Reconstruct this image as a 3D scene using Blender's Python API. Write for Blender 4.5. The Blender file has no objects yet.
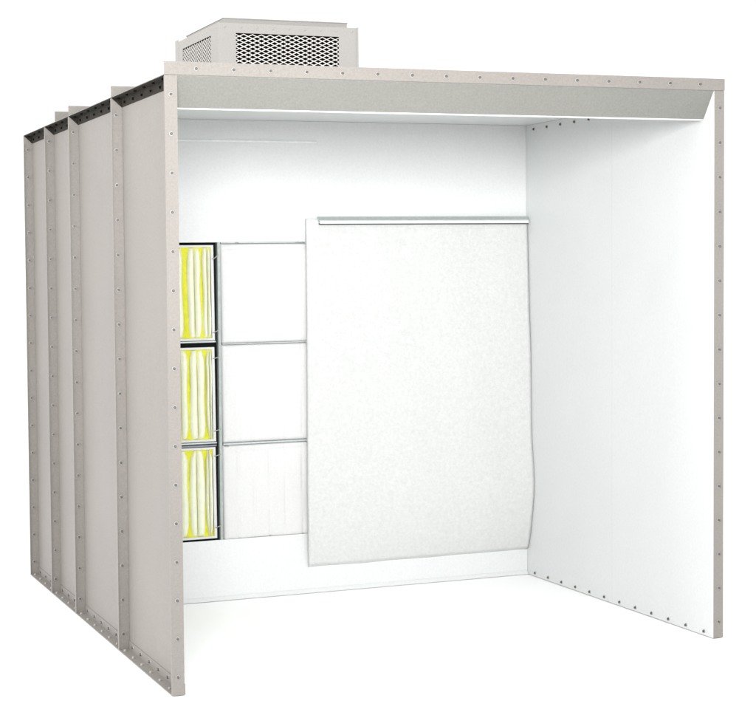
import bpy, bmesh, math, random
from mathutils import Matrix, Vector
random.seed(7)
scene = bpy.context.scene
COL = scene.collection

# ------------------------------------------------------------------ dimensions (metres)
W, HP, FL = 2.438, 2.438, 0.0508          # 8 ft wide, 8 ft high, 2 in pan flanges
SEAMS = [0.0, 0.9144, 1.8288, 2.4384, 3.048]
DB = 1.8471                               # front face of the filter wall
LEAN = -0.0197                            # the booth is slightly out of square
PITCH = 0.1524                            # bolt spacing

def sh(x, z):
    return x + LEAN * (1 - z / HP)

# ------------------------------------------------------------------ materials
def mat(name, color, rough=0.5, metallic=0.0, var=0.0, scale=60, bump=0.0, bscale=300, spec=0.5, blotch=0.0, wave=0.0):
    m = bpy.data.materials.new(name); m.use_nodes = True
    nt = m.node_tree; b = nt.nodes['Principled BSDF']
    b.inputs['Base Color'].default_value = (*color, 1)
    b.inputs['Roughness'].default_value = rough
    b.inputs['Metallic'].default_value = metallic
    b.inputs['Specular IOR Level'].default_value = spec
    tc = nt.nodes.new('ShaderNodeTexCoord')
    if var or blotch:
        n = nt.nodes.new('ShaderNodeTexNoise'); n.inputs['Scale'].default_value = scale
        n.inputs['Detail'].default_value = 4; n.inputs['Roughness'].default_value = 0.75
        nt.links.new(tc.outputs['Object'], n.inputs['Vector'])
        r = nt.nodes.new('ShaderNodeMapRange')
        r.inputs['From Min'].default_value = 0.3; r.inputs['From Max'].default_value = 0.7
        r.inputs['To Min'].default_value = 1 - var; r.inputs['To Max'].default_value = 1 + var
        nt.links.new(n.outputs['Fac'], r.inputs['Value'])
        n2 = nt.nodes.new('ShaderNodeTexNoise'); n2.inputs['Scale'].default_value = 2.3
        n2.inputs['Detail'].default_value = 3
        nt.links.new(tc.outputs['Object'], n2.inputs['Vector'])
        r2 = nt.nodes.new('ShaderNodeMapRange')
        r2.inputs['From Min'].default_value = 0.3; r2.inputs['From Max'].default_value = 0.7
        r2.inputs['To Min'].default_value = 1 - blotch; r2.inputs['To Max'].default_value = 1 + blotch
        nt.links.new(n2.outputs['Fac'], r2.inputs['Value'])
        mu = nt.nodes.new('ShaderNodeMath'); mu.operation = 'MULTIPLY'
        nt.links.new(r.outputs[0], mu.inputs[0]); nt.links.new(r2.outputs[0], mu.inputs[1])
        vm = nt.nodes.new('ShaderNodeVectorMath'); vm.operation = 'SCALE'
        vm.inputs[0].default_value = color
        nt.links.new(mu.outputs[0], vm.inputs['Scale'])
        nt.links.new(vm.outputs[0], b.inputs['Base Color'])
    if bump:
        nb = nt.nodes.new('ShaderNodeTexNoise'); nb.inputs['Scale'].default_value = bscale
        nb.inputs['Detail'].default_value = 5; nb.inputs['Roughness'].default_value = 0.7
        nt.links.new(tc.outputs['Object'], nb.inputs['Vector'])
        bp = nt.nodes.new('ShaderNodeBump'); bp.inputs['Strength'].default_value = bump
        bp.inputs['Distance'].default_value = 0.004
        nt.links.new(nb.outputs['Fac'], bp.inputs['Height'])
        nt.links.new(bp.outputs['Normal'], b.inputs['Normal'])
    if wave:                                   # slight oil-canning of the sheet
        nw = nt.nodes.new('ShaderNodeTexNoise'); nw.inputs['Scale'].default_value = 2.6; nw.inputs['Detail'].default_value = 1
        nt.links.new(tc.outputs['Object'], nw.inputs['Vector'])
        bw = nt.nodes.new('ShaderNodeBump'); bw.inputs['Strength'].default_value = wave; bw.inputs['Distance'].default_value = 0.03
        nt.links.new(nw.outputs['Fac'], bw.inputs['Height']); nt.links.new(bw.outputs['Normal'], b.inputs['Normal'])
    return m

GREY = mat('grey_powder_coat', (0.228, 0.211, 0.195), 0.5, var=0.11, scale=120, blotch=0.03, wave=0.35, spec=0.3)
LINTEL = mat('lintel_shaded_grey', (0.190, 0.190, 0.174), 0.5, var=0.12, scale=120, blotch=0.02, spec=0.3)  # exterior grey with the down-facing slope's shade put into the colour
WHITE = mat('white_gloss_paint', (0.625, 0.637, 0.632), 0.34, var=0.045, scale=90, blotch=0.012, wave=0.3, spec=0.35)
GALV = mat('galvanised_steel', (0.50, 0.54, 0.53), 0.42, 0.6, var=0.10, scale=70)
RECESS_SHADE = mat('recess_shade_steel', (0.0035, 0.0055, 0.005), 0.7, var=0.3, scale=40, spec=0.12)  # galvanised steel with the shade of the recess put into its colour
UNDERSHADE = mat('undershade_dark', (0.018, 0.015, 0.0105), 0.8, var=0.8, scale=90, spec=0.25)  # dark stands for the shade under the roof flange, put into colour
BOLT = mat('zinc_bolt', (0.11, 0.108, 0.103), 0.45, 0.4)
WASHER = mat('bright_washer', (0.36, 0.345, 0.33), 0.45, 0.1)
PAD = mat('white_fibre_pad', (0.59,0.592,0.588), 0.95, var=0.05, scale=120, bump=0.25, bscale=220, spec=0.05)
BLANKET = mat('white_fibre_blanket', (0.568, 0.573, 0.567), 0.95, var=0.07, scale=60, bump=0.9, bscale=80, spec=0.05)
YELLOW = mat('yellow_filter_media', (0.60, 0.60, 0.05), 0.9, var=0.12, scale=30, bump=0.2, bscale=150, spec=0.05)
CREAM = mat('cream_filter_pocket', (0.70, 0.715, 0.56), 0.9, var=0.05, scale=25, bump=0.2, bscale=150, spec=0.05)
FRAMEW = mat('pale_header_frame', (0.55, 0.56, 0.55), 0.5, var=0.04, scale=50)
BLACK = mat('shade_black', (0.004, 0.004, 0.004), 0.9, var=0.2, scale=20, spec=0.05)  # shade inside the housing and under the roof flange as black colour
HOUSING = mat('pale_housing_paint', (0.365, 0.352, 0.334), 0.5, var=0.06, scale=120, blotch=0.02, spec=0.3)
MESHM = mat('expanded_metal_paint', (0.62, 0.60, 0.57), 0.5, var=0.04, scale=60)
LIDM = mat('lid_paint', (0.30, 0.29, 0.275), 0.5, var=0.05, scale=90)
FLOORM = mat('white_studio_floor', (0.985, 0.985, 0.985), 0.9, var=0.004, scale=8, spec=0.0)

# ------------------------------------------------------------------ mesh helpers
def box(bm, x0, x1, y0, y1, z0, z1, mi=0, lean=True):
    f = sh if lean else (lambda x, z: x)
    v = [bm.verts.new((f(x, z), y, z)) for x in (x0, x1) for y in (y0, y1) for z in (z0, z1)]
    out = []
    for q in ((0, 1, 3, 2), (4, 6, 7, 5), (0, 4, 5, 1), (2, 3, 7, 6), (0, 2, 6, 4), (1, 5, 7, 3)):
        fc = bm.faces.new([v[i] for i in q]); fc.material_index = mi; out.append(fc)
    return out

def prism(bm, pts, a0, a1, axis='x', mi=0, lean=True):
    """extrude a closed 2-D outline along an axis; 'x' -> pts are (y,z), 'y' -> (x,z), 'z' -> (x,y)"""
    f = sh if lean else (lambda x, z: x)
    def P(p, a):
        if axis == 'x': c = (a, p[0], p[1])
        elif axis == 'y': c = (p[0], a, p[1])
        else: c = (p[0], p[1], a)
        return (f(c[0], c[2]), c[1], c[2])
    A = [bm.verts.new(P(p, a0)) for p in pts]; B = [bm.verts.new(P(p, a1)) for p in pts]
    n = len(pts)
    fs = [bm.faces.new(A), bm.faces.new(B[::-1])]
    for i in range(n):
        fs.append(bm.faces.new((A[i], B[i], B[(i + 1) % n], A[(i + 1) % n])))
    for q in fs: q.material_index = mi
    return fs

def tube(bm, pts, r, seg=6, mi=0):
    rings = []
    for i, p in enumerate(pts):
        p = Vector(p); a = Vector(pts[max(0, i - 1)]); b = Vector(pts[min(len(pts) - 1, i + 1)])
        d = (b - a).normalized(); u = d.orthogonal().normalized(); v = d.cross(u)
        rings.append([bm.verts.new(p + r * (math.cos(t) * u + math.sin(t) * v)) for t in [2 * math.pi * k / seg for k in range(seg)]])
    for a, b in zip(rings, rings[1:]):
        for k in range(seg):
            f = bm.faces.new((a[k], a[(k + 1) % seg], b[(k + 1) % seg], b[k])); f.material_index = mi; f.smooth = True
    bm.faces.new(rings[0][::-1]); bm.faces.new(rings[-1])

def grid(bm, nu, nv, fn, mi=0, smooth=True):
    vs = [[bm.verts.new(fn(i / nu, j / nv)) for j in range(nv + 1)] for i in range(nu + 1)]
    for i in range(nu):
        for j in range(nv):
            f = bm.faces.new((vs[i][j], vs[i + 1][j], vs[i + 1][j + 1], vs[i][j + 1]))
            f.material_index = mi; f.smooth = smooth
    return vs

def link(name, bm, mats, parent=None, loc=(0, 0, 0)):
    bmesh.ops.recalc_face_normals(bm, faces=bm.faces[:])
    me = bpy.data.meshes.new(name); bm.to_mesh(me); bm.free()
    for m in (mats if isinstance(mats, (list, tuple)) else [mats]): me.materials.append(m)
    o = bpy.data.objects.new(name, me); COL.objects.link(o)
    o.location = loc
    if parent: o.parent = parent
    return o

def thing(name, label, cat, loc=(0, 0, 0), group=None):
    o = bpy.data.objects.new(name, None); COL.objects.link(o)
    o.location = loc; o.empty_display_size = 0.1
    o['label'] = label; o['category'] = cat
    if group: o['group'] = group
    return o

# ------------------------------------------------------------------ bolts
def bolt_bm(bm, M):
    """washer + hex head along +Z of matrix M"""
    def ring(r, z, n, rot=0): return [bm.verts.new(M @ Vector((r * math.cos(rot + 2 * math.pi * k / n), r * math.sin(rot + 2 * math.pi * k / n), z))) for k in range(n)]
    a = ring(.0088, 0, 14); b = ring(.0083, .0014, 14)
    for k in range(14):
        f = bm.faces.new((a[k], a[(k + 1) % 14], b[(k + 1) % 14], b[k])); f.material_index = 1
    f = bm.faces.new(b); f.material_index = 1
    c = ring(.0060, .0012, 6, .3); d = ring(.0060, .0066, 6, .3); e = ring(.0042, .0078, 6, .3)
    for p, q in ((c, d), (d, e)):
        for k in range(6): bm.faces.new((p[k], p[(k + 1) % 6], q[(k + 1) % 6], q[k]))
    bm.faces.new(e)

def orient(axis):
    return {'-y': Matrix.Rotation(math.pi / 2, 4, 'X'), '+y': Matrix.Rotation(-math.pi / 2, 4, 'X'),
            '-x': Matrix.Rotation(-math.pi / 2, 4, 'Y'), '+x': Matrix.Rotation(math.pi / 2, 4, 'Y'),
            '+z': Matrix.Identity(4), '-z': Matrix.Rotation(math.pi, 4, 'X')}[axis]

_bolt = bmesh.new(); bolt_bm(_bolt, Matrix.Identity(4))
bmesh.ops.recalc_face_normals(_bolt, faces=_bolt.faces[:])
BOLT_ME = bpy.data.meshes.new('bolt'); _bolt.to_mesh(BOLT_ME); _bolt.free()
BOLT_ME.materials.append(BOLT); BOLT_ME.materials.append(WASHER)

def bolt(p, axis, parent):
    o = bpy.data.objects.new('bolt', BOLT_ME); COL.objects.link(o); o.parent = parent
    o.matrix_local = Matrix.Translation((sh(p[0], p[2]), p[1], p[2])) @ orient(axis) @ Matrix.Rotation(random.uniform(0, 1), 4, 'Z')
    return o
REST = []                                   # remaining bolts: one mesh

# ------------------------------------------------------------------ ground
bm = bmesh.new()
grid(bm, 12, 12, lambda u, v: (-60 + 120 * u, -60 + 120 * v, 0), smooth=False)
fl = link('floor', bm, FLOORM); fl['kind'] = 'structure'

# ------------------------------------------------------------------ the booth
booth = thing('spray_booth', 'walk-in open-front paint spray booth of bolted grey panels with a white interior', 'spray booth')
T = 0.0022
Z0 = 0.003

ROWZ = [HP - 0.076 - k * PITCH for k in range(16)]

def side_panel(side, i):
    a, b = SEAMS[i], SEAMS[i + 1]
    g = 0.0002
    s = -1 if side == 'l' else 1
    x0 = 0 if side == 'l' else W
    bm = bmesh.new()
    # sheet: white inside, grey outside
    fs = box(bm, min(x0, x0 + s * T), max(x0, x0 + s * T), a + g, b - g, Z0, HP - .0005)
    (fs[1] if side == 'l' else fs[0]).material_index = 1
    xa, xb = x0 + s * T, x0 + s * FL
    lo, hi = min(xa, xb), max(xa, xb)
    # folded pan flanges (rear one with a mitred top corner), each with a short return lip
    cut = 0.0 if i == 0 else 0.042
    def flange(y0, y1, c):
        pts = [(xa, Z0), (xb, Z0), (xb, HP - .001), (xa, HP - .001 - c)]
        prism(bm, pts, y0, y1, 'y')
    flange(a + g, a + g + T, 0.0 if i == 0 else 0.042)
    flange(b - g - T, b - g, 0.042)
    # return lips along the free edge of the flanges
    l0, l1 = (xb - .002, xb) if side == 'r' else (xb, xb + .002)
    box(bm, l0, l1, a + g + T, a + g + .011, .006, HP - .004)
    box(bm, l0, l1, b - g - .009, b - g - T, .006, HP - .046)
    o = link('side_panel', bm, [GREY, WHITE], booth)
    return o

left = [side_panel('l', i) for i in range(4)]
right = [side_panel('r', i) for i in range(4)]
# small splice tab at the foot of the near post
bm = bmesh.new(); box(bm, .0004, .0032, .001, .030, Z0 + .001, .046)
link('splice_tab', bm, GREY, booth)

# bolts on posts and seams
for z in ROWZ:
    bolt((-FL * .52, 0, z), '-y', left[0])
    bolt((W + FL * .52, 0, z), '-y', right[0])
    bolt((-FL * .60, SEAMS[1] - .0007 - T, z), '-y', left[0])
    bolt((-FL * .60, SEAMS[2] - .0007 - T, z), '-y', left[1])
    REST.append(((-FL * .60, SEAMS[3] - .0007 - T, z), '-y'))
    REST.append(((-FL * .60, SEAMS[4] - .0007 - T, z), '-y'))
# inside of the right wall: base and top rows
for k in range(12):
    y = .076 + k * PITCH
    bolt((W, y, .021), '-x', right[0] if y < SEAMS[1] else right[1])
for k in range(12):
    y = .076 + k * PITCH
    if k >= 5: bolt((W - .0009, y, HP - .027), '-x', right[0] if y < SEAMS[1] else right[1])
    else: REST.append(((W, y, HP - .027), '-x'))

bm = bmesh.new()
box(bm, W - .0009, W - .0001, .02, DB - .001, HP - .056, HP - .001)
link('lap_strip', bm, WHITE, right[0])

# base angles bolted along the foot of each side wall
def base_angle(side):
    bm = bmesh.new()
    s = -1 if side == 'l' else 1; x0 = 0 if side == 'l' else W
    for i in range(4):
        a, b = SEAMS[i] + .006, SEAMS[i + 1] - .006
        xa, xm, xb = x0 + s * T, x0 + s * (T + .003), x0 + s * (FL - .0005)
        pts = [(xa + s * .0004, Z0 + .0005), (xb, Z0 + .0005), (xb, Z0 + .0035), (xm, Z0 + .0045), (xm, .044), (xa + s * .0004, .044)]
        prism(bm, pts, a, b, 'y')
    return link('base_angle', bm, GREY, booth)
base_angle('l'); base_angle('r')
# angle, shade painted into its colour, that ties the roof to the top of each side wall, with a small gusset at every seam
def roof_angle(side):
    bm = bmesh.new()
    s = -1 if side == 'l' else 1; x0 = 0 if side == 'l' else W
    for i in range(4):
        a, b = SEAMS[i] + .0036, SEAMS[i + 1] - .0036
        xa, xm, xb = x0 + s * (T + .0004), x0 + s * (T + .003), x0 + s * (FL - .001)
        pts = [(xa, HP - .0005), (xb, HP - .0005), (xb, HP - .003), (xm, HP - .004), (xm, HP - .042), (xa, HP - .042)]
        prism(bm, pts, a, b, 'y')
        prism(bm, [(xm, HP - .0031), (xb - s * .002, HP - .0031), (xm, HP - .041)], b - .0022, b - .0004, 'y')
    return link('roof_angle', bm, UNDERSHADE, booth)
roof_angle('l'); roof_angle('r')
DARKREST = []; ANCH = []
for i in range(4):
    n = 6 if i < 2 else 4
    for k in range(n):
        y = SEAMS[i] + .076 + k * PITCH
        REST.append(((-T - .003, y, .026), '-x'))
        ANCH.append(((-FL * .66, y + .03, Z0 + .0037), '+z'))
        DARKREST.append(((-T - .0029, y, HP - .025), '-x'))
        DARKREST.append(((-FL * .62, y + .02, HP - .0032), '-z'))

# roof panels: pans turned the other way up
roof = []
for i in range(4):
    a, b = SEAMS[i], SEAMS[i + 1]; g = .0007
    bm = bmesh.new()
    fs = box(bm, -FL, W + FL, a + g, b - g, HP, HP + T)
    fs[4].material_index = 1
    top = HP + FL
    xa = -FL if i < 3 else -.0
    tb = top if i != 2 else HP + .080
    box(bm, -FL if i != 2 else .004, W + FL if i != 2 else W - .004, b - g - T, b - g, HP + T, tb if i < 3 else HP + .004)
    box(bm, -FL, W + FL, a + g, a + g + T, HP + T, top if i == 0 else HP + .004)
    if i == 0:
        box(bm, -FL, W + FL, a + g + T, a + g + .012, top - .002, top)
    roof.append(link('roof_panel', bm, [GREY, WHITE], booth))
# face plate of the beam sits just proud of the posts
bm = bmesh.new(); box(bm, -FL - .001, W + FL + .001, -.0022, .0002, HP + .0006, HP + FL + .0008)
beam = link('front_beam', bm, GREY, booth)
for k in range(16):
    bolt((.076 + k * PITCH, -.0022, HP + FL * .5), '-y', beam)

# lintel: sloped light baffle under the beam, white hem below
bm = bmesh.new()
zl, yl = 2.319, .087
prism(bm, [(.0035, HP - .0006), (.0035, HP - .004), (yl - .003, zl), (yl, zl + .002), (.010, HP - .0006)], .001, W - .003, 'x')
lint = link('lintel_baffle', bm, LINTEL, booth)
bm = bmesh.new()
prism(bm, [(yl - .003, zl - .0003), (yl - .003, zl - .0055), (yl + .018, zl - .0055), (yl + .018, zl - .0044), (yl, zl - .0044), (yl, zl - .0003)], .001, W - .003, 'x')
link('lintel_hem', bm, WHITE, lint)
bm = bmesh.new()
prism(bm, [(.004, HP - .006), (.016, HP - .006), (yl + .012, zl - .004), (yl - .003, zl - .006)], W - .0028, W - .0006, 'x')
link('lintel_end_tab', bm, WHITE, lint)

# filter wall: sheet pieces butted round the openings
OX = [0.197, 0.7045, 1.214, 1.7235, 2.236]
OZ = [0.312, 0.798, 1.307, 1.822]
bm = bmesh.new()
box(bm, .001, W - .001, DB, DB + T, Z0, OZ[0])
box(bm, .001, W - .001, DB, DB + T, OZ[3], HP - .0008)
box(bm, .001, OX[0], DB, DB + T, OZ[0], OZ[3])
box(bm, OX[4], W - .001, DB, DB + T, OZ[0], OZ[3])
fw = link('filter_wall', bm, WHITE, booth)
# folded foot of the filter wall
bm = bmesh.new(); prism(bm, [(DB - .001, Z0), (DB - .001, Z0 + .020), (DB - .003, Z0 + .018), (DB - .014, Z0 + .0025), (DB - .014, Z0)], .002, W - .002, 'x')
link('toe_fold', bm, WHITE, fw)
# added strip high on the filter wall: reflected light line as bright colour
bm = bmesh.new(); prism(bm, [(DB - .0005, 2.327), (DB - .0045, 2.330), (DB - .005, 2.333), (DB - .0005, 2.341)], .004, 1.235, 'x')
link('glint_strip', bm, mat('glint_white', (.72, .735, .73), .4, var=.10, scale=14), fw)
# holding grid behind the filters, darkened by painted recess shade
bm = bmesh.new()
D0, D1 = DB + .045, DB + .40
for x in OX[:3]:
    box(bm, x - .012, x + .012, D0, D1, OZ[0] - .02, OZ[3] + .02)
for j, z in enumerate(OZ):
    for c in range(2):
        box(bm, OX[c] + .012, OX[c + 1] - .012, D0, D1, z - .009, z + .009)
box(bm, .03, 2.40, D1 + .02, D1 + .03, .2, 2.0)
link('holding_grid', bm, RECESS_SHADE, fw)
# added dark sheet: shade in the slots round the left column
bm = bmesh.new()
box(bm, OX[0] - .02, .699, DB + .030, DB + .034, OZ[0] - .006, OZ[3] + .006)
link('slot_shade', bm, RECESS_SHADE, fw)
# bright folded lip between the first two columns and the bars between rows
bm = bmesh.new()
prism(bm, [(.6985, DB - .002), (.7125, DB - .004), (.7145, DB + .02), (.6985, DB + .03)], OZ[0], OZ[3], 'z')
link('column_lip', bm, mat('lip_steel', (.30, .335, .32), .5, .1, var=.15, scale=50), fw)
def bar(name, x0, x1, z, h, y, m):
    bm = bmesh.new()
    prism(bm, [(y + .02, z - h), (y, z - h), (y - .004, z - h * .4), (y - .004, z + h * .6), (y, z + h), (y + .02, z + h)], x0, x1, 'x')
    return link(name, bm, m, fw)
bar('row_bar', OX[0], .6845, 1.321, .0045, DB + .001, GALV)
bar('row_bar', OX[0], .6845, .8085, .0045, DB + .001, GALV)
bar('row_bar', OX[0], .6845, .7945, .0055, DB + .006, mat('grey_bar', (.20, .21, .24), .5, .3, var=.1))
bar('row_bar', .7155, OX[2] - .002, 1.8185, .0028, DB - .002, GALV)
bar('row_bar', .7155, OX[2] - .002, 1.3075, .0030, DB - .010, GALV)
bar('row_bar', .7155, OX[2] - .002, .7995, .0050, DB - .012, GALV)
# wire clips across the slot
def clip(x, z, tilt):
    bm = bmesh.new()
    y = DB - .006
    pts = [(-.016, .006, -.004 - tilt), (-.010, -.001, -.003 - tilt), (.004, -.002, .001), (.014, -.001, .004 + tilt), (.020, .006, .005 + tilt)]
    tube(bm, pts, .0023)
    return link('wire_clip', bm, WASHER, fw, (sh(x, z), y, z))
for zc, tl in ((1.748, .006), (1.374, .004), (1.240, .0), (.872, .0), (.745, .0), (.382, .001)):
    clip(.6865, zc, tl)
for xc, zc in ((.80, 1.8185), (1.125, 1.8185), (1.150, 1.8185), (.846, 1.3075), (1.148, 1.3075), (1.12, .800), (1.15, .801), (.735, .790)):
    bm = bmesh.new(); tube(bm, [(-.009, .004, -.002), (-.004, -.006, .003), (.004, -.006, .002), (.009, .004, -.003)], .0022)
    link('wire_clip', bm, WASHER, fw, (sh(xc, zc), DB - .008, zc))

# rail that carries the blanket
bm = bmesh.new()
x0, x1 = 1.232, 2.430
prism(bm, [(DB - .0008, 1.950), (DB - .024, 1.9485), (DB - .040, 1.930), (DB - .043, 1.930), (DB - .043, 1.9265), (DB - .020, 1.922), (DB - .0008, 1.940)], x0, x1, 'x')
rail = link('blanket_rail', bm, GALV, booth)
bm = bmesh.new()
prism(bm, [(DB - .018, 1.9225), (DB - .043, 1.9262), (DB - .044, 1.9125), (DB - .041, 1.9120), (DB - .018, 1.9195)], x0 + .004, x1, 'x')
link('rail_lip', bm, WHITE, rail)
bm = bmesh.new()
prism(bm, [(DB - .010, 1.9195), (DB - .0405, 1.9115), (DB - .0405, 1.9072), (DB - .010, 1.9085)], x0 + .004, x1 - .002, 'x')
link('rail_gap_shade', bm, mat('gap_shade_dark', (.05, .06, .058), .7, var=.2), rail)  # dark strip added for the shadow gap between rail and blanket

# rear wall of the exhaust plenum
bm = bmesh.new()
box(bm, 0, W, SEAMS[4] - T, SEAMS[4] + .0, Z0, HP - .0005)
for x in (.02, .813, 1.626, W - .02):
    box(bm, x - .003, x + .003, SEAMS[4] + .0005, SEAMS[4] + FL, Z0, HP - .001)
link('rear_panel', bm, [GREY], booth)

# remaining bolts as one part
bm = bmesh.new()
for p, ax in REST:
    bolt_bm(bm, Matrix.Translation((sh(p[0], p[2]), p[1], p[2])) @ orient(ax))
o = link('bolt_set', bm, [BOLT, WASHER], booth); o['kind'] = 'stuff'
bm = bmesh.new()
for p, ax in DARKREST:
    bolt_bm(bm, Matrix.Translation((sh(p[0], p[2]), p[1], p[2])) @ orient(ax))
o = link('dark_bolt_set', bm, [BLACK, UNDERSHADE], booth); o['kind'] = 'stuff'  # shade under the flange put into these bolt colours too

bm = bmesh.new()
for p, ax in ANCH:
    bolt_bm(bm, Matrix.Translation((sh(p[0], p[2]), p[1], p[2])) @ orient(ax))
o = link('anchor_bolt_set', bm, [WASHER, GREY], booth); o['kind'] = 'stuff'

# ------------------------------------------------------------------ bag filters in the left column
def bag_filter(j, label, gaps, droop=1.0):
    x0, x1 = OX[0] + .010, .6805
    z0, z1 = [(.322, .7865), (.816, 1.2935), (1.328, 1.808)][j]
    zc = z0
    w, h = x1 - x0, z1 - z0
    root = thing('bag_filter', label, 'bag filter', (sh(x0, (z0 + z1) / 2), DB, z0), 'yellow pocket filters in the left column')
    yf = .004
    bw = .014
    bm = bmesh.new()
    box(bm, 0, bw, yf, yf + .022, 0, h, lean=False); box(bm, w - bw, w, yf, yf + .022, 0, h, lean=False)
    box(bm, bw, w - bw, yf, yf + .022, 0, bw * .8, lean=False); box(bm, bw, w - bw, yf, yf + .022, h - bw * .8, h, lean=False)
    link('header_frame', bm, FRAMEW, root)
    # media: shallow V folds seen between the pockets
    ix0, ix1, iz0, iz1 = bw, w - bw, bw * .8, h - bw * .8
    def med(u, v):
        x = ix0 + (ix1 - ix0) * u
        return (x, .0225 + .004 * math.sin(u * 40 + v * 2) - .009 * abs(2 * v - 1) ** 6, iz0 + (iz1 - iz0) * v)
    bm = bmesh.new(); grid(bm, 60, 24, med); link('filter_media', bm, YELLOW, root)
    # pockets: pinched lobes in pairs
    rnd = random.Random(31 + j)
    edges = []                                   # (xa, xb) of each lobe at mid height
    for k in range(len(gaps) - 1):
        (c0, g0), (c1, g1) = gaps[k], gaps[k + 1]
        a, b = c0 + g0 / 2, c1 - g1 / 2
        m = (a + b) / 2 + rnd.uniform(-.004, .004)
        edges += [(a, m - .0012, True), (m + .0012, b, False)]
    for a, b, gap_left in edges:
        ph = rnd.uniform(0, 6); sk = rnd.uniform(-.006, .006)
        ft, fb = droop * rnd.uniform(.005, .011), rnd.uniform(.005, .013)
        def lobe(u, v, a=a, b=b):
            flare = ft * max(0, (v - .86) / .14) ** 1.8 + fb * max(0, (.16 - v) / .16) ** 1.8
            wob = .0022 * math.sin(v * 7 + ph) + sk * (v - .5)
            xa, xb = a, b
            if gap_left: xa = min(a + flare + wob, b - .006)
            else: xb = max(b - flare + wob, a + .006)
            x = xa + (xb - xa) * u
            s = math.sin(math.pi * min(max(u, 0), 1)) ** .6
            e = min(1, min(v, 1 - v) / .05) ** .5
            return (x, .0185 - .020 * s * (.35 + .65 * e) + .0015 * math.sin(v * 13 + ph), iz0 + .004 + (iz1 - iz0 - .008) * v)
        bm = bmesh.new(); grid(bm, 10, 40, lobe)
        link('pocket', bm, CREAM, root)
    return root

# yellow gaps: (centre, width) measured from the left edge of each filter
bag_filter(2, 'topmost yellow pocket filter in the left column, with one wide bright stripe', [(.014, .004), (.069, .012), (.155, .020), (.241, .008), (.327, .025), (.413, .010), (.4595, .003)])
bag_filter(1, 'middle yellow pocket filter in the left column, between the dark slot and the grey bar', [(.014, .004), (.080, .012), (.166, .014), (.253, .010), (.340, .012), (.427, .008), (.4595, .003)], 1.5)
bag_filter(0, 'lowest yellow pocket filter in the left column, just above the white bottom panel', [(.014, .004), (.075, .012), (.162, .010), (.248, .007), (.335, .009), (.421, .006), (.4595, .003)], 2.0)

# ------------------------------------------------------------------ white filter pads in the second column
def filter_pad(j, label):
    x0, x1 = .7165, OX[2] - .003
    z0, z1 = [(.3128, .7935), (.8055, 1.3040), (1.311, 1.8150)][j]
    w, h = x1 - x0, z1 - z0
    o_root = None
    rnd = random.Random(90 + j); p = [rnd.uniform(0, 6) for _ in range(6)]
    def fn(u, v):
        x, z = w * u, h * v
        e = min(x, w - x, z + .004, (h - z)) / .030
        e = max(0, min(1, e)); e = math.sqrt(1 - (1 - e) ** 2)
        top = math.exp(-((h - z - .024 - .004 * math.sin(u * 5 + p[0])) / .0055) ** 2) * (.006, .002, .006)[j] * min(1, x / .04, (w - x) / .04)
        wires = 0
        for wx in (.16, .33, .50, .67, .86):
            wires += math.exp(-((u - wx) / .013) ** 2) * (.0060, .0030, .0003)[j] * (0.55 + .45 * math.sin(v * 9 + wx * 20 + p[3]))
        wave = .0014 * math.sin(u * 9 + p[1]) * math.sin(v * 8 + p[2])
        y = .010 - .016 * e + top + wires + wave
        return (x, y, z)
    bm = bmesh.new(); vs = grid(bm, 90, 90, fn)
    # closed back
    b = [bm.verts.new((x, .026, z)) for x, z in ((0, 0), (w, 0), (w, h), (0, h))]
    bm.faces.new(b)
    for edge, (q, r) in (([vs[i][0] for i in range(91)], (b[1], b[0])), ([vs[90][i] for i in range(91)], (b[2], b[1])),
                         ([vs[90 - i][90] for i in range(91)], (b[3], b[2])), ([vs[0][90 - i] for i in range(91)], (b[0], b[3]))):
        bm.faces.new(edge + [q, r])
    o = link('filter_pad', bm, PAD, None, (sh(x0, (z0 + z1) / 2), DB, z0))
    o['label'] = label; o['category'] = 'filter pad'; o['group'] = 'white filter pads in the second column'
    return o
filter_pad(2, 'topmost white fibre filter pad, smooth, beside the top yellow filter')
filter_pad(1, 'middle white fibre filter pad, beside the middle yellow filter')
filter_pad(0, 'lowest white fibre filter pad, with faint vertical wire marks')

# ------------------------------------------------------------------ the hanging blanket
bz0, bz1 = .108, 1.938
bx0, bx1 = 1.166, 2.4330
def prof(v):
    """bulge of the blanket in front of the wall, v = 0 bottom .. 1 top"""
    if v > .93:
        return .020 + (1 - v) / .07 * .006
    b = .026 + .030 * math.exp(-((v - .50) / .26) ** 2) + .056 * math.exp(-((v - .20) / .14) ** 2)
    if v < .10: b -= .030 * ((.10 - v) / .10) ** 2
    return b
def blk(u, v):
    x = bx0 + (bx1 - bx0) * u; z = bz0 + (bz1 - bz0) * v
    k = .45 + .55 * min(1, u / .8)
    y = -(.024 + (prof(v) - .024) * k) + (.055 * ((.026 - v) / .026) ** 1.3 if v < .026 else 0) + .003 * math.sin(u * 8 + 1) * math.sin(v * 7) + .0018 * math.sin(u * 21 + v * 5) + .0012 * math.sin(v * 33 + u * 3)
    if u > .85: y -= .001 * ((u - .85) / .15) * math.exp(-((v - .25) / .2) ** 2)
    x -= .35 * (prof(v) - .026) * k * max(0, 1 - u / .3); x += (.009 * (v > .0) * math.sin(math.pi * min(1, v / .75)) if u > .99 else 0) * .3
    z += max(0, 1 - v / .1) * (.0008 * math.sin(u * 17) + .0005 * math.sin(u * 41))
    return x, y, z
bm = bmesh.new()
NU, NV = 90, 260
f_ = grid(bm, NU, NV, lambda u, v: blk(u, v))
def back(u, v):
    x, y, z = blk(u, v); t = .017 if v < .95 else .014
    return x, y + t, z + (.006 if v < .01 else 0)
b_ = grid(bm, NU, NV, back)
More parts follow.
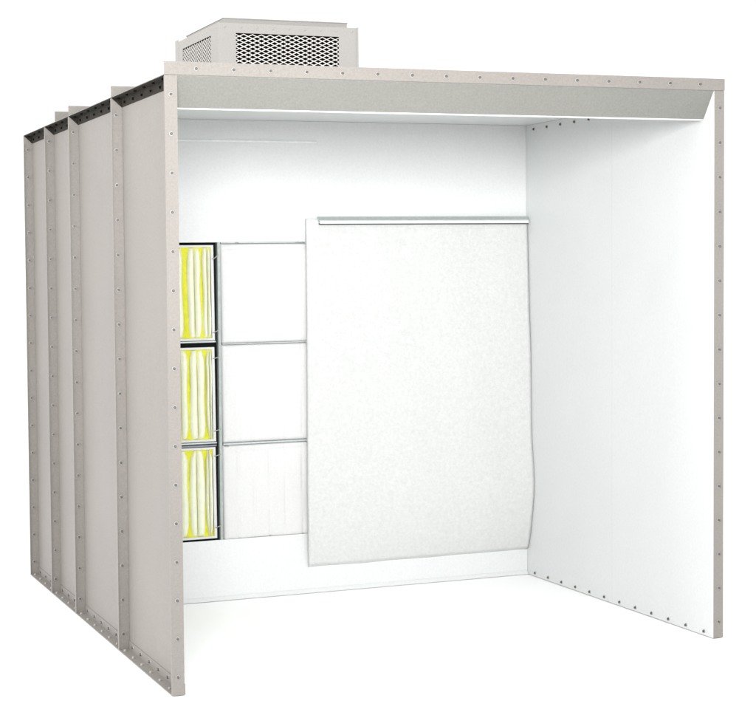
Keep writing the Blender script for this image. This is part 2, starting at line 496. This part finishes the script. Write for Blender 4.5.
for i in range(NU):
    bm.faces.new((f_[i][0], b_[i][0], b_[i + 1][0], f_[i + 1][0])); bm.faces.new((f_[i][NV], f_[i + 1][NV], b_[i + 1][NV], b_[i][NV]))
for j in range(NV):
    bm.faces.new((f_[0][j], f_[0][j + 1], b_[0][j + 1], b_[0][j])); bm.faces.new((f_[NU][j], b_[NU][j], b_[NU][j + 1], f_[NU][j + 1]))
for v in bm.verts:
    v.co.x = sh(v.co.x, v.co.z); v.co.y += DB; 
bk = link('filter_blanket', bm, BLANKET)
bk['label'] = 'large white fibre filter blanket hanging from the metal rail, bulging near its bottom edge'
bk['category'] = 'filter blanket'

# ------------------------------------------------------------------ exhaust housing on the roof
EX0, EX1, EY0, EY1 = .821, 1.603, 2.200, 2.985
EZ0, EZ1 = HP + T + .0005, 2.976
ex = thing('exhaust_housing', 'square grey exhaust fan housing with expanded-metal mesh sides on top of the booth', 'exhaust housing', (0, 0, 0))
bm = bmesh.new()
MX0, MX1, MZ0, MZ1 = .917, 1.495, 2.560, 2.925
MY0, MY1 = 2.338, 2.905
t = .003
for y0, y1 in ((EY0, EY0 + t), (EY1 - t, EY1)):
    box(bm, EX0, MX0, y0, y1, EZ0, EZ1); box(bm, MX1, EX1, y0, y1, EZ0, EZ1)
    box(bm, MX0, MX1, y0, y1, EZ0, MZ0); box(bm, MX0, MX1, y0, y1, MZ1, EZ1)
for x0, x1 in ((EX0, EX0 + t), (EX1 - t, EX1)):
    box(bm, x0, x1, EY0 + t, MY0, EZ0, EZ1); box(bm, x0, x1, MY1, EY1 - t, EZ0, EZ1)
    box(bm, x0, x1, MY0, MY1, EZ0, MZ0); box(bm, x0, x1, MY0, MY1, MZ1, EZ1)
# top deck
box(bm, EX0 + t, EX1 - t, EY0 + t, EY1 - t, EZ1 - t - .001, EZ1 - .001)
# outward corner flanges at the far left and near right
box(bm, EX0 - .004, EX0 - .0004, EY1 + .0004, EY1 + .062, EZ0, EZ1 + .010)
box(bm, EX1 - .006, EX1 + .004, EY0 - .0028, EY0 - .0004, EZ0, EZ1 + .003)
link('housing_frame', bm, HOUSING, ex)
bm = bmesh.new()
box(bm, .858, 1.552, EY0 + .028, 2.952, EZ1 - .0005, EZ1 + .026)
box(bm, .855, 1.555, EY0 + .024, 2.956, EZ1 + .0262, EZ1 + .030)
link('lid', bm, LIDM, ex)
def screen(horizontal, a0, a1, fixed, thick_a=.0046, thick_b=.0046, d=.004):
    """expanded metal: zigzag strands, cell 47 x 21 mm"""
    bm = bmesh.new(); cw, ch = .0475, .0215
    n = int((a1 - a0) / (cw / 2)); st = (a1 - a0) / n
    k = 0; z = MZ0
    while z < MZ1 - ch * .2:
        P = [(a0 + i * st, min(max(z + (ch / 4 if (i + k) % 2 else -ch / 4), MZ0), MZ1)) for i in range(n + 1)]
        for i in range(n):
            (xa, za), (xb, zb) = P[i], P[i + 1]
            hw = (thick_a if zb > za else thick_b) / 2
            pts = [(xa, za - hw), (xb, zb - hw), (xb, zb + hw), (xa, za + hw)]
            y0 = fixed + (0 if zb > za else .0003)
            if horizontal: prism(bm, pts, y0, y0 + d, 'y')
            else:
                A = [bm.verts.new((sh(y0, q[1]), q[0], q[1])) for q in pts]; B = [bm.verts.new((sh(y0 + d, q[1]), q[0], q[1])) for q in pts]
                bm.faces.new(A); bm.faces.new(B[::-1])
                for m in range(4): bm.faces.new((A[m], B[m], B[(m + 1) % 4], A[(m + 1) % 4]))
        z += ch / 2; k += 1
    return link('mesh_screen', bm, MESHM, ex)
screen(True, MX0 - .004, MX1 + .004, EY0 + t + .0004)
screen(True, MX0 - .004, MX1 + .004, EY1 - t - .005)
screen(False, MY0 - .004, MY1 + .004, EX0 + t + .0004, .0016, .0060)
screen(False, MY0 - .004, MY1 + .004, EX1 - t - .005, .0016, .0060)
# black box added inside: the dark of the hollow housing as colour
bm = bmesh.new()
box(bm, EX0 + .035, EX1 - .035, EY0 + .035, EY1 - .035, EZ0 + .001, EZ1 - .008)
link('inner_black', bm, BLACK, ex)
# rivets along the top band
bm = bmesh.new()
def rivet(c, ax):
    M = Matrix.Translation((sh(c[0], c[2]), c[1], c[2])) @ orient(ax)
    r0 = [bm.verts.new(M @ Vector((.007 * math.cos(a), .007 * math.sin(a), 0))) for a in [k * math.pi / 4 for k in range(8)]]
    r1 = [bm.verts.new(M @ Vector((.004 * math.cos(a), .004 * math.sin(a), .003))) for a in [k * math.pi / 4 for k in range(8)]]
    for k in range(8): bm.faces.new((r0[k], r0[(k + 1) % 8], r1[(k + 1) % 8], r1[k]))
    bm.faces.new(r1)
for k in range(9):
    rivet((EX0 + .035 + k * (EX1 - EX0 - .07) / 8, EY0, EZ1 - .020), '-y')
    rivet((EX0, EY0 + .035 + k * (EY1 - EY0 - .07) / 8, EZ1 - .020), '-x')
link('rivet_row', bm, HOUSING, ex)

# ------------------------------------------------------------------ light: white studio surround, key softbox and added side fills
world = bpy.data.worlds.new('World'); scene.world = world; world.use_nodes = True
bg = world.node_tree.nodes['Background']
bg.inputs['Color'].default_value = (1, 1, 1, 1); bg.inputs['Strength'].default_value = 1.25

def softbox(name, loc, target, size, power, size_y=None, color=(1, 1, 1), spread=180):
    l = bpy.data.lights.new(name, 'AREA'); l.shape = 'RECTANGLE'; l.size = size; l.size_y = size_y or size
    l.energy = power; l.color = color; l.spread = math.radians(spread)
    o = bpy.data.objects.new(name, l); COL.objects.link(o)
    o.location = loc
    o.rotation_euler = (Vector(target) - Vector(loc)).to_track_quat('-Z', 'Y').to_euler()
    return o
softbox('key_softbox', (-1.0, -4.5, 2.55), (1.5, 1.8, 2.08), 1.9, 97, 1.0, spread=85)
softbox('side_fill', (-6.0, 0.6, 2.6), (0, 1.4, 1.0), 3.0, 265, 2.4)  # added fill for the left outer wall, not a known lamp
softbox('side_fill', (8.0, 1.0, 3.2), (3.5, 1.0, 0.0), 3.0, 200, 2.4)  # added fill that brightens the floor at the right

# ------------------------------------------------------------------ camera
F, CW = 1727.89, 756.0
yaw, pitch, roll = -0.3783, 1.5211, -0.0146
cam = bpy.data.cameras.new('camera'); cam.sensor_width = 36; cam.lens = F / CW * 36
cam.clip_start = .1; cam.clip_end = 500
co = bpy.data.objects.new('camera', cam); COL.objects.link(co)
co.matrix_world = Matrix.Translation((-1.7874, -6.5693, 1.6630)) @ (Matrix.Rotation(yaw, 4, 'Z') @ Matrix.Rotation(pitch, 4, 'X') @ Matrix.Rotation(roll, 4, 'Z'))
scene.camera = co

scene.render.resolution_x = 1024; scene.render.resolution_y = 968
scene.view_settings.view_transform = 'Standard'; scene.view_settings.look = 'None'
scene.view_settings.exposure = 0; scene.view_settings.gamma = 1
scene.cycles.max_bounces = 14; scene.cycles.diffuse_bounces = 10
